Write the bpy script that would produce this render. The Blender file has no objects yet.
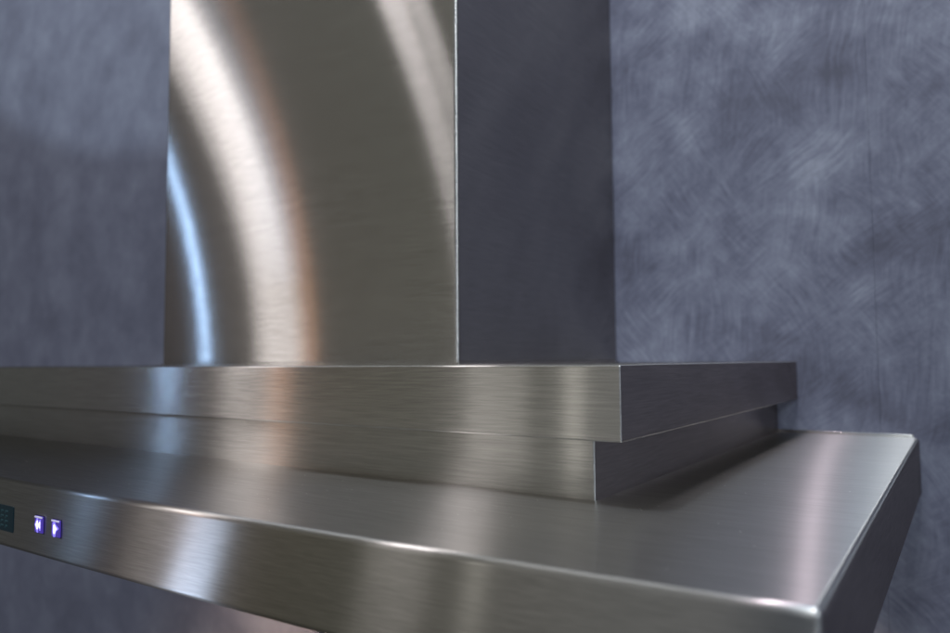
import bpy, bmesh, math, random
from mathutils import Vector, Matrix
random.seed(4)
sc = bpy.context.scene
C = sc.collection

# ------------------------------------------------------------------ camera
CAM = Vector((0.03021, -0.68578, 0.06398))
YAW, PITCH, ROLL = 0.59342, 0.06265, -0.00688
F = Vector((-math.sin(YAW)*math.cos(PITCH), math.cos(YAW)*math.cos(PITCH), math.sin(PITCH)))
R = Vector((math.cos(YAW), math.sin(YAW), 0)); U = R.cross(F)
R2 = R*math.cos(ROLL)+U*math.sin(ROLL); U2 = -R*math.sin(ROLL)+U*math.cos(ROLL)
cd = bpy.data.cameras.new('camera'); cam = bpy.data.objects.new('camera', cd); C.objects.link(cam)
M = Matrix((R2, U2, -F)).transposed().to_4x4(); M.translation = CAM
cam.matrix_world = M
cd.sensor_width = 36; cd.lens = 718.07*36/950; cd.clip_start = 0.01; cd.clip_end = 100
cd.dof.use_dof = True; cd.dof.focus_distance = 0.35; cd.dof.aperture_fstop = 7.5
sc.camera = cam

# ------------------------------------------------------------------ view
sc.view_settings.view_transform = 'Standard'; sc.view_settings.look = 'None'
sc.view_settings.gamma = 1; sc.view_settings.exposure = 0.0
sc.cycles.max_bounces = 10; sc.cycles.glossy_bounces = 8
sc.cycles.sample_clamp_indirect = 4.0

# ------------------------------------------------------------------ world: the dim showroom around, as directions
w = bpy.data.worlds.new('World'); sc.world = w; w.use_nodes = True
nt = w.node_tree; N = nt.nodes; L = nt.links
bg = N['Background']
tc = N.new('ShaderNodeTexCoord'); sep = N.new('ShaderNodeSeparateXYZ'); L.new(tc.outputs['Generated'], sep.inputs[0])
mr = N.new('ShaderNodeMapRange'); mr.inputs['From Min'].default_value = -1; mr.inputs['From Max'].default_value = 1
L.new(sep.outputs['X'], mr.inputs['Value'])
rp = N.new('ShaderNodeValToRGB'); L.new(mr.outputs[0], rp.inputs[0])
def ramp(node, stops):
    cr = node.color_ramp
    while len(cr.elements) > 1: cr.elements.remove(cr.elements[-1])
    cr.elements[0].position = stops[0][0]; cr.elements[0].color = (*stops[0][1], 1)
    for p, c in stops[1:]:
        e = cr.elements.new(p); e.color = (*c, 1)
cx = lambda c: (c+1)/2
ramp(rp, [(0, (.10, .11, .13)), (cx(-.93), (.10, .105, .10)), (cx(-.86), (.105, .10, .10)), (cx(-.83), (.12, .10, .095)), (cx(-.79), (.22, .20, .185)), (cx(-.745), (.20, .17, .14)),
          (cx(-.70), (.17, .158, .128)), (cx(-.62), (.18, .175, .145)), (cx(-.53), (.20, .195, .165)), (cx(-.42), (.31, .305, .285)),
          (cx(-.25), (.33, .335, .33)), (cx(-.16), (.34, .345, .35)), (cx(-.06), (.12, .14, .17)), (cx(.15), (.15, .165, .20)), (cx(.4), (.22, .25, .30)), (1, (.16, .18, .23))])
mz = N.new('ShaderNodeMapRange'); mz.inputs['From Min'].default_value = -1; mz.inputs['From Max'].default_value = 1
L.new(sep.outputs['Z'], mz.inputs['Value'])
me = N.new('ShaderNodeValToRGB'); L.new(mz.outputs[0], me.inputs[0])
gr = lambda v: (v, v, v)
ramp(me, [(0, gr(.22)), (cx(-.40), gr(.30)), (cx(-.10), gr(.85)), (cx(.05), gr(.95)), (cx(.30), gr(.42)), (cx(.60), gr(.50)), (cx(.78), gr(.9)), (1, gr(.8))])
mx = N.new('ShaderNodeVectorMath'); mx.operation = 'SCALE'
L.new(rp.outputs[0], mx.inputs[0]); L.new(me.outputs[0], mx.inputs['Scale'])
L.new(mx.outputs[0], bg.inputs[0]); bg.inputs[1].default_value = 1.0

# ------------------------------------------------------------------ lamps behind the steel streaks, plus added wall and edge lights
# each lamp is given by the cosine its direction makes with the hood front (c), how high it hangs (psi), and its distance
def lamp(name, c, psi, dist, wdeg, ldeg, col, rad, ref=(-.45, -.33, .15)):
    s = math.sqrt(1-c*c); ps = math.radians(psi)
    d = Vector((c, -s*math.cos(ps), s*math.sin(ps)))
    long_ = d.cross(Vector((1, 0, 0))).normalized(); short = d.cross(long_).normalized()
    ld = bpy.data.lights.new(name, 'AREA'); ld.shape = 'RECTANGLE'
    ld.size = 2*dist*math.tan(math.radians(wdeg/2)); ld.size_y = 2*dist*math.tan(math.radians(ldeg/2))
    ld.color = col; ld.energy = rad*math.pi*ld.size*ld.size_y
    o = bpy.data.objects.new(name, ld); C.objects.link(o)
    z = d; x = short; y = z.cross(x)
    m = Matrix((x, y, z)).transposed().to_4x4(); m.translation = Vector(ref)+d*dist
    o.matrix_world = m
    return o
P1 = (-.496, -.279, .245); P2 = (-.546, -.279, .104); P3 = (-.415, -.279, .115); P4 = (-.287, -.279, .263)
P5 = (-.227, -.497, -.008); P6 = (-.033, -.263, 0); P7 = (-.116, -.387, .010)
lamp('strip_light', -.762, 38, 4.0, 2.6, 26, (1, .93, .93), 3.6, P1)
lamp('strip_light', -.782, 40, 4.0, 1.4, 20, (1, .93, .93), 2.2, P1)
lamp('strip_light', -.768, 4, 4.0, 1.8, 10, (1, .93, .91), 1.6, P1)
lamp('cool_light', -.816, 15, 3.6, .40, 7, (.42, .64, 1), 36, P2)
lamp('warm_light', -.732, 6, 4.0, 1.7, 7, (1, .40, .14), 1.9, P3)
lamp('cool_light', -.767, -36, 14, 3.0, 10, (.60, .74, 1), 6.5, P5)
lamp('strip_light', -.577, 66, 2.4, 2.2, 20, (1, .93, .95), 8, P4)
lamp('strip_light', -.545, 68, 2.4, 1.6, 16, (1, .93, .95), 8, P4)
lamp('strip_light', -.440, -2, 2.2, 1.6, 14, (1, .96, .88), 1.3, P7)
lamp('strip_light', -.545, -2, 2.2, 5.5, 14, (1, .96, .92), .6, P7)
lamp('strip_light', -.150, 94, 1.4, .4, 7, (1, .84, .95), 165, P6)
lamp('overhead_light', -.04, 92, 1.5, 9, 12, (.60, .80, 1), 5, P6)
lamp('cool_light', .70, 40, 2.2, 12, 20, (.80, .90, 1), 6)  # added unseen lamp, brightens the vertical sheet edges
sp = bpy.data.lights.new('added_wall_spot', 'SPOT'); sp.energy = 54; sp.color = (.80, .95, 1); sp.spot_size = math.radians(88.6); sp.spot_blend = .02; sp.shadow_soft_size = .02  # added spot; its lower cone edge draws the light boundary on the left wall
so = bpy.data.objects.new('added_wall_spot', sp); C.objects.link(so); so.location = (-.95, -1.5, 1.87); so.rotation_euler = (math.radians(90), 0, 0)
lamp('overhead_light', -.40, 84, 2.8, 56, 8, (.86, .92, 1), 2.4)
lamp('overhead_light', .08, 62, 1.6, 12, 14, (.93, .965, 1), 22, (-.1, 0, .1))  # added unseen lamp, lifts the wall on the right

# ------------------------------------------------------------------ node helpers
def mat(name):
    m = bpy.data.materials.new(name); m.use_nodes = True
    n = m.node_tree.nodes
    for x in list(n): n.remove(x)
    out = n.new('ShaderNodeOutputMaterial')
    return m, n, m.node_tree.links, out
def vm(n, l, op, a, b=None, s=None):
    k = n.new('ShaderNodeVectorMath'); k.operation = op
    for i, v in enumerate((a, b)):
        if v is None: continue
        if isinstance(v, (tuple, list)): k.inputs[i].default_value = v
        else: l.new(v, k.inputs[i])
    if s is not None:
        if isinstance(s, (int, float)): k.inputs['Scale'].default_value = s
        else: l.new(s, k.inputs['Scale'])
    return k
def ma(n, l, op, a, b=None, c=None):
    k = n.new('ShaderNodeMath'); k.operation = op
    for i, v in enumerate((a, b, c)):
        if v is None: continue
        if isinstance(v, (int, float)): k.inputs[i].default_value = v
        else: l.new(v, k.inputs[i])
    return k.outputs[0]
def mixf(n, l, fac, a, b):
    k = n.new('ShaderNodeMix'); k.data_type = 'FLOAT'
    for i, v in ((0, fac), (2, a), (3, b)):
        if isinstance(v, (int, float)): k.inputs[i].default_value = v
        else: l.new(v, k.inputs[i])
    return k.outputs[0]
def mixc(n, l, fac, a, b, blend='MIX'):
    k = n.new('ShaderNodeMix'); k.data_type = 'RGBA'; k.blend_type = blend
    for i, v in ((0, fac), (6, a), (7, b)):
        if isinstance(v, (int, float)): k.inputs[i].default_value = v
        elif isinstance(v, (tuple, list)): k.inputs[i].default_value = (*v, 1)
        else: l.new(v, k.inputs[i])
    return k.outputs[2]
def mixv(n, l, fac, a, b):
    k = n.new('ShaderNodeMix'); k.data_type = 'VECTOR'
    for i, v in ((0, fac), (4, a), (5, b)):
        if isinstance(v, (int, float)): k.inputs[i].default_value = v
        elif isinstance(v, (tuple, list)): k.inputs[i].default_value = v
        else: l.new(v, k.inputs[i])
    return k.outputs[1]
def noise(n, l, vec, scale, detail=3, rough=.5, dist=0):
    k = n.new('ShaderNodeTexNoise'); l.new(vec, k.inputs['Vector'])
    k.inputs['Scale'].default_value = scale; k.inputs['Detail'].default_value = detail
    k.inputs['Roughness'].default_value = rough; k.inputs['Distortion'].default_value = dist
    return k.outputs['Fac']

# ------------------------------------------------------------------ brushed steel
def steel(name, tint=(.615, .605, .585), shade_side=(.41, .38, .36), r=.20, an=.78, grain=1.0, soft=(.45, .35, .08), fs=1.0, bump=.13):
    m, n, l, out = mat(name)
    tc = n.new('ShaderNodeTexCoord'); g = n.new('ShaderNodeNewGeometry')
    s = n.new('ShaderNodeSeparateXYZ'); l.new(g.outputs['True Normal'], s.inputs[0])
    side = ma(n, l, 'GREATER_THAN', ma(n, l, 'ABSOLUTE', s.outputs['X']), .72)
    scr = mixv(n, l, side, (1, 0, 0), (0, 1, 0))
    pos = tc.outputs['Object']
    def stretched(long, fine, off):
        a = vm(n, l, 'MULTIPLY', pos, (long, fine, fine)).outputs[0]
        b = vm(n, l, 'MULTIPLY', pos, (fine, long, fine)).outputs[0]
        v = mixv(n, l, side, a, b)
        return vm(n, l, 'ADD', v, (off, off*1.7, off*.3)).outputs[0]
    n1 = noise(n, l, stretched(55, 2200*fs, 0), 1, 2, .6)
    n2 = noise(n, l, stretched(26, 1100*fs, 9), 1, 2, .6)
    n3 = noise(n, l, stretched(3, 60, 4), 1, 2, .5)
    sm = noise(n, l, pos, 9, 3, .6)
    hgt = ma(n, l, 'ADD', ma(n, l, 'MULTIPLY', n1, .6), ma(n, l, 'MULTIPLY', n2, .15))
    bp = n.new('ShaderNodeBump'); bp.inputs['Strength'].default_value = bump; bp.inputs['Distance'].default_value = .00005
    l.new(hgt, bp.inputs['Height'])
    base = mixc(n, l, side, tint, shade_side)  # end faces darkened in colour, standing in for their dim reflection
    f = ma(n, l, 'ADD', ma(n, l, 'MULTIPLY', n1, .55*grain), ma(n, l, 'MULTIPLY', n2, .35*grain))
    f = ma(n, l, 'ADD', f, ma(n, l, 'MULTIPLY', n3, .10))
    f = ma(n, l, 'ADD', f, ma(n, l, 'MULTIPLY', sm, .10))
    f = ma(n, l, 'ADD', f, 1-.5*(.90*grain+.20))
    col = vm(n, l, 'SCALE', base, s=f).outputs[0]
    gl = n.new('ShaderNodeBsdfAnisotropic'); gl.distribution = 'GGX'
    l.new(col, gl.inputs['Color']); gl.inputs['Anisotropy'].default_value = an
    rr = ma(n, l, 'ADD', ma(n, l, 'MULTIPLY', ma(n, l, 'SUBTRACT', n2, .5), .02), r**.5)
    l.new(rr, gl.inputs['Roughness'])
    l.new(bp.outputs[0], gl.inputs['Normal']); l.new(scr, gl.inputs['Tangent'])
    # broad soft sheen of the finer polish
    g2 = n.new('ShaderNodeBsdfAnisotropic'); g2.distribution = 'GGX'
    l.new(col, g2.inputs['Color']); g2.inputs['Roughness'].default_value = soft[0]; g2.inputs['Anisotropy'].default_value = soft[1]
    l.new(bp.outputs[0], g2.inputs['Normal']); l.new(scr, g2.inputs['Tangent'])
    mxs = n.new('ShaderNodeMixShader'); mxs.inputs[0].default_value = soft[2]
    l.new(gl.outputs[0], mxs.inputs[1]); l.new(g2.outputs[0], mxs.inputs[2])
    l.new(mxs.outputs[0], out.inputs[0])
    return m
STEEL = steel('brushed_steel', r=.045, an=.78, shade_side=(.46, .40, .365))
STEEL_TOP = steel('brushed_steel_canopy', r=.045, an=.77, grain=1.0, soft=(.28, .84, .32), bump=.04, shade_side=(.45, .40, .37))
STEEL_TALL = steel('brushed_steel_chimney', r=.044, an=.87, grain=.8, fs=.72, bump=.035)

def simple(name, col, rough=.4, metal=0, emit=None, es=0, spec=.5):
    m, n, l, out = mat(name)
    p = n.new('ShaderNodeBsdfPrincipled'); l.new(p.outputs[0], out.inputs[0])
    tc = n.new('ShaderNodeTexCoord'); k = noise(n, l, tc.outputs['Object'], 120, 3)
    c = mixc(n, l, k, tuple(x*.9 for x in col), tuple(min(1, x*1.1) for x in col)); l.new(c, p.inputs['Base Color'])
    p.inputs['Roughness'].default_value = rough; p.inputs['Metallic'].default_value = metal
    p.inputs['Specular IOR Level'].default_value = spec
    if emit:
        p.inputs['Emission Color'].default_value = (*emit, 1); p.inputs['Emission Strength'].default_value = es
    return m

# ------------------------------------------------------------------ wall finish: troweled blue-grey coating
def wall_mat(name='troweled_wall_finish', c=1.0):
    m, n, l, out = mat(name)
    p = n.new('ShaderNodeBsdfPrincipled'); l.new(p.outputs[0], out.inputs[0])
    tc = n.new('ShaderNodeTexCoord'); pos = tc.outputs['Object']
    warp = n.new('ShaderNodeTexNoise'); l.new(pos, warp.inputs['Vector']); warp.inputs['Scale'].default_value = 7; warp.inputs['Detail'].default_value = 2
    wv = vm(n, l, 'SCALE', vm(n, l, 'SUBTRACT', warp.outputs['Color'], (.5, .5, .5)).outputs[0], s=.04).outputs[0]
    pw = vm(n, l, 'ADD', pos, wv).outputs[0]
    cloud = noise(n, l, pw, 9, 5, .62)
    cloud2 = noise(n, l, pos, 26, 4, .6)
    # curved trowel strokes: finely stretched noise following a slowly turning direction
    def strokes(ang, a, b, off):
        mp = n.new('ShaderNodeMapping'); l.new(pw, mp.inputs['Vector'])
        mp.inputs['Rotation'].default_value = (0, math.radians(ang), 0); mp.inputs['Location'].default_value = (off, off, 0)
        q = vm(n, l, 'MULTIPLY', mp.outputs[0], (a, 1, b)).outputs[0]
        return noise(n, l, q, 1, 4, .6)
    s1 = strokes(38, 34, 300, 0); s2 = strokes(-56, 30, 280, 3); s3 = strokes(84, 22, 260, 5)
    selA = noise(n, l, pw, 11, 2); 
    rmp = n.new('ShaderNodeMapRange'); rmp.inputs['From Min'].default_value = .42; rmp.inputs['From Max'].default_value = .58; l.new(selA, rmp.inputs['Value'])
    st = mixf(n, l, rmp.outputs[0], s1, s2)
    selB = noise(n, l, vm(n, l, 'ADD', pw, (7, 3, 1)).outputs[0], 13, 2)
    rm2 = n.new('ShaderNodeMapRange'); rm2.inputs['From Min'].default_value = .45; rm2.inputs['From Max'].default_value = .6; l.new(selB, rm2.inputs['Value'])
    st = mixf(n, l, rm2.outputs[0], st, s3)
    fine = noise(n, l, pos, 240, 4, .65)
    v = ma(n, l, 'ADD', ma(n, l, 'MULTIPLY', cloud, .58), ma(n, l, 'MULTIPLY', cloud2, .20))
    v = ma(n, l, 'ADD', v, ma(n, l, 'MULTIPLY', st, .27))
    v = ma(n, l, 'ADD', v, ma(n, l, 'MULTIPLY', fine, .08))
    v = ma(n, l, 'MULTIPLY_ADD', ma(n, l, 'SUBTRACT', v, .565), c, .565-.012*(1-c)*2)
    cr = n.new('ShaderNodeValToRGB'); l.new(v, cr.inputs[0])
    ramp(cr, [(.46, (.145, .150, .205)), (.54, (.215, .228, .31)), (.61, (.305, .325, .42)), (.69, (.44, .47, .57))])
    l.new(cr.outputs[0], p.inputs['Base Color'])
    p.inputs['Roughness'].default_value = .55; p.inputs['Specular IOR Level'].default_value = .35
    bp = n.new('ShaderNodeBump'); bp.inputs['Strength'].default_value = .25; bp.inputs['Distance'].default_value = .0008
    l.new(ma(n, l, 'ADD', st, ma(n, l, 'MULTIPLY', cloud2, .6)), bp.inputs['Height']); l.new(bp.outputs[0], p.inputs['Normal'])
    return m
WALL = wall_mat(); WALL_SMOOTH = wall_mat('smoother_wall_finish', .42)

# ------------------------------------------------------------------ mesh helpers
def link(name, bm, m, parent=None, smooth=True, bevel=0, seg=4):
    bmesh.ops.recalc_face_normals(bm, faces=bm.faces)
    me = bpy.data.meshes.new(name); bm.to_mesh(me); bm.free()
    me.materials.append(m)
    o = bpy.data.objects.new(name, me); C.objects.link(o)
    if parent: o.parent = parent
    for p in me.polygons: p.use_smooth = smooth
    if bevel:
        b = o.modifiers.new('bevel', 'BEVEL'); b.width = bevel; b.segments = seg; b.limit_method = 'ANGLE'; b.angle_limit = math.radians(40)
        b.harden_normals = True; b.profile = .5
    return o
def box(bm, x0, x1, y0, y1, z0, z1):
    vs = [bm.verts.new(p) for p in ((x0,y0,z0),(x1,y0,z0),(x1,y1,z0),(x0,y1,z0),(x0,y0,z1),(x1,y0,z1),(x1,y1,z1),(x0,y1,z1))]
    for f in ((0,3,2,1),(4,5,6,7),(0,1,5,4),(1,2,6,5),(2,3,7,6),(3,0,4,7)): bm.faces.new([vs[i] for i in f])
    return vs
def prism_y(bm, pts, y0, y1):
    a = [bm.verts.new((x, y0, z)) for x, z in pts]; b = [bm.verts.new((x, y1, z)) for x, z in pts]
    bm.faces.new(a); bm.faces.new(b[::-1]); k = len(pts)
    for i in range(k): bm.faces.new((a[i], b[i], b[(i+1) % k], a[(i+1) % k]))
def tag(o, label, cat, group=None):
    o['label'] = label; o['category'] = cat
    if group: o['group'] = group

# ------------------------------------------------------------------ dimensions (metres)
A, B_, CZ, G = .1068, .3870, .0292, .0329       # collar inset, collar front, collar height, shelf thickness
D_, E_ = .0898, .3974                           # shelf inset and front
MM, WW, NN = .2581, .3511, .2791                # chimney
HALF = MM+WW/2; WL = -2*HALF                    # left end of the hood
DEP, BOW = .5, .0124
ZT = CZ+G
def fy(x): return -DEP+BOW*((x+HALF)/HALF)**2   # gently bowed front

# ------------------------------------------------------------------ wall
wall = bpy.data.objects.new('wall', None); C.objects.link(wall)
tag(wall, 'blue-grey troweled wall with faint vertical joints behind the steel range hood', 'wall')
xs = [-3.37, -2.70, -2.03, -1.362, -.694, -.027, .642, 1.31, 1.98]
for x0, x1 in zip(xs, xs[1:]):
    bm = bmesh.new(); box(bm, x0+.00004, x1-.00004, .0, .012, -1.3, 2.2)
    link('wall_panel', bm, WALL if x0 > -.1-.7 else WALL_SMOOTH, wall, smooth=False, bevel=.0003, seg=2)
bm = bmesh.new(); box(bm, -3.4, 2.0, .0125, .05, -1.3, 2.2)
link('backing_board', bm, simple('dark_joint', (.10, .10, .14), .8), wall, smooth=False)

# ------------------------------------------------------------------ range hood
hood = bpy.data.objects.new('range_hood', None); C.objects.link(hood)
hood.location = (0, 0, 0)
tag(hood, 'brushed stainless steel range hood with stepped canopy, square chimney and two lit violet buttons', 'range hood')

# canopy: one shell, bowed front, slightly deeper at the wall; pocket for the display and buttons stays proud-mounted
bm = bmesh.new(); NS = 48
top, bot = [], []
for i in range(NS+1):
    x = WL+(-WL)*i/NS
    top.append(bm.verts.new((x, fy(x), .0022))); bot.append(bm.verts.new((x, fy(x), -.0351)))
tb = [bm.verts.new((0, -.0005, 0)), bm.verts.new((WL, -.0005, 0))]
bb = [bm.verts.new((0, -.0005, -.0454)), bm.verts.new((WL, -.0005, -.0454))]
bm.faces.new(top+[tb[0], tb[1]]); bm.faces.new((bot+[bb[0], bb[1]])[::-1])
for i in range(NS): bm.faces.new((bot[i], bot[i+1], top[i+1], top[i]))
bm.faces.new((bot[NS], bb[0], tb[0], top[NS])); bm.faces.new((bb[1], bot[0], top[0], tb[1])); bm.faces.new((bb[0], bb[1], tb[1], tb[0]))
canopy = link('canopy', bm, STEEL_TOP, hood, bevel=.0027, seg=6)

bm = bmesh.new(); box(bm, WL+.004, -.004, -.0016, -.0004, -.001, .0022)
link('wall_flange', bm, STEEL, hood, bevel=.0004, seg=2)

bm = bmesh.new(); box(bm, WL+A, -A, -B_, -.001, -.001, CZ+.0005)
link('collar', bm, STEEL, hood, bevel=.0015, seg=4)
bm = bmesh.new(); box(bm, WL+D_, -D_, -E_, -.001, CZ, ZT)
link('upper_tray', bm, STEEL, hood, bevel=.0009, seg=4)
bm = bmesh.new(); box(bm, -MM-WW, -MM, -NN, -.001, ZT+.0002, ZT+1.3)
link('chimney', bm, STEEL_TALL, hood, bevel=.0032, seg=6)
# folded foot seam where the chimney stands on the tray
bm = bmesh.new(); box(bm, -MM-WW-.0012, -MM+.0012, -NN-.0012, -.001, ZT-.0002, ZT+.0012)
link('chimney_foot', bm, STEEL, hood, bevel=.0003, seg=2)

# underside lamps (halogen discs) shining down on the wall
LG = simple('lamp_glass', (.9, .85, .75), .3, emit=(1, .78, .52), es=6)
for lx in (-.70, -.155):
    bm = bmesh.new(); bmesh.ops.create_cone(bm, cap_ends=True, segments=40, radius1=.031, radius2=.031, depth=.004, matrix=Matrix.Translation((lx, -.13, -.0455)))
    rim = link('hood_lamp', bm, STEEL, hood, smooth=False, bevel=.0008, seg=2)
    bm = bmesh.new(); bmesh.ops.create_cone(bm, cap_ends=True, segments=40, radius1=.024, radius2=.024, depth=.002, matrix=Matrix.Translation((lx, -.13, -.0478)))
    link('lamp_lens', bm, LG, rim, smooth=False)
    ld = bpy.data.lights.new('hood_spot', 'SPOT'); ld.energy = 12 if lx < -.5 else 24; ld.color = (1, .70, .48); ld.spot_size = math.radians(126); ld.spot_blend = 1.0; ld.shadow_soft_size = .02
    o = bpy.data.objects.new('hood_spot', ld); C.objects.link(o); o.location = (lx, -.13, -.052); o.parent = rim

# display window
bm = bmesh.new(); X0, X1, Z0, Z1 = -.468, -.3952, -.0262, -.0124
box(bm, X0, X1, fy(-.43)-.0003, fy(-.43)+.003, Z0, Z1)
DISP = simple('display_glass', (.004, .010, .014), .12, emit=(.0, .006, .010), es=1)
disp = link('display', bm, DISP, hood, smooth=False, bevel=.0003, seg=2)
SEG = simple('display_segment', (.015, .05, .06), .3, emit=(.012, .04, .05), es=.55)
bm = bmesh.new(); yy = fy(-.43)-.00032
for i, x in enumerate((-.4025, -.4075, -.4125, -.4175, -.4225, -.4275, -.4325)):
    for j, z in enumerate((-.0152, -.0178, -.0204, -.0230)):
        ww = .0013 if (i+j) % 2 else .0017
        box(bm, x-ww, x+ww, yy-.00006, yy, z-.00035, z+.00035)
        box(bm, x-ww-.0003, x-ww+.0002, yy-.00006, yy, z-.0013, z-.0005)
link('segment_grid', bm, SEG, disp, smooth=False)

# two lit buttons
VIOLET = simple('violet_button', (.05, .03, .22), .35, emit=(.075, .045, .42), es=.6)
WHITE = simple('lit_icon', (.9, .9, 1), .4, emit=(.80, .80, 1), es=1.7)
HALO = simple('icon_halo', (.4, .35, .9), .4, emit=(.24, .18, .90), es=.95)  # glow round the icon, drawn as an emissive shape
RIMM = simple('button_rim_glint', (.85, .85, .90), .5, emit=(.45, .42, .62), es=.6)  # metal lip; its bright reflection put in as pale colour and emission
DARK = simple('button_gap', (.01, .01, .012), .5)
def poly(bm, pts, y0, y1):
    a = [bm.verts.new((x, y0, z)) for x, z in pts]; b = [bm.verts.new((x, y1, z)) for x, z in pts]
    bm.faces.new(a); bm.faces.new(b[::-1]); k = len(pts)
    for i in range(k): bm.faces.new((a[i], a[(i+1) % k], b[(i+1) % k], b[i]))
def grow(pts, s):
    cx_ = sum(p[0] for p in pts)/len(pts); cz_ = sum(p[1] for p in pts)/len(pts)
    return [(cx_+(x-cx_)*(1+s), cz_+(z-cz_)*(1+s)) for x, z in pts]
def button(xc, glyph, label):
    zc = -.0182; hw, hh = .0040, .0042
    y = fy(xc)
    bm = bmesh.new(); box(bm, xc-hw-.0005, xc+hw+.0005, y-.0001, y+.003, zc-hh-.0005, zc+hh+.0005)
    gap = link('button', bm, DARK, hood, smooth=False); gap['label'] = label
    bm = bmesh.new(); box(bm, xc-hw, xc+hw, y-.0009, y+.001, zc-hh, zc+hh)
    link('button_cap', bm, VIOLET, gap, smooth=False, bevel=.0004, seg=3)
    bm = bmesh.new(); box(bm, xc-hw+.0002, xc+hw-.0002, y-.0011, y-.0007, zc+hh-.0009, zc+hh-.0001)
    link('cap_rim_glint', bm, RIMM, gap, smooth=False, bevel=.0001, seg=2)
    bm = bmesh.new(); bm2 = bmesh.new()
    for g in glyph:
        pts = [(xc+a*.001, zc+b*.001) for a, b in g]
        poly(bm, pts, y-.00115, y-.0008); poly(bm2, grow(pts, .75), y-.00102, y-.0008)
    link('icon', bm, WHITE, gap, smooth=False); link('icon_glow', bm2, HALO, gap, smooth=False)
rew = [[(-2.3, -.2), (-.9, 2.0), (-.3, 2.1), (-.3, .5), (.9, -.1), (-.3, -1.1), (-.3, -2.4), (-.9, -2.3)], [(.5, -.1), (1.5, 1.5), (2.1, 1.6), (2.1, -1.6), (1.6, -1.7)]]
fwd = [[(-1.5, 1.3), (-.5, 2.1), (.2, .9), (2.0, 0), (.4, -1.0), (0, -2.5), (-1.0, -2.6), (-1.5, -1.4)]]
button(-.3668, rew, 'lit violet button with a white double arrow pointing left')
button(-.3498, fwd, 'lit violet button with a white arrow pointing right')

# settled dust on the canopy top
DUST = simple('dust', (.55, .53, .50), .9)
bm = bmesh.new()
for i in range(120):
    x = random.uniform(-.62, -.01); y = random.uniform(-.485, -.03 if x > -A else -.40)
    rr = random.choice((.00010, .00013, .00018)) * random.uniform(.8, 1.2)
    z = .0022*(-y/.5)+.00008
    bmesh.ops.create_icosphere(bm, subdivisions=1, radius=rr, matrix=Matrix.Translation((x, y, z)) @ Matrix.Diagonal((1, 1.5, .5, 1)))
dust = link('dust', bm, DUST, canopy, smooth=False); dust['kind'] = 'stuff'
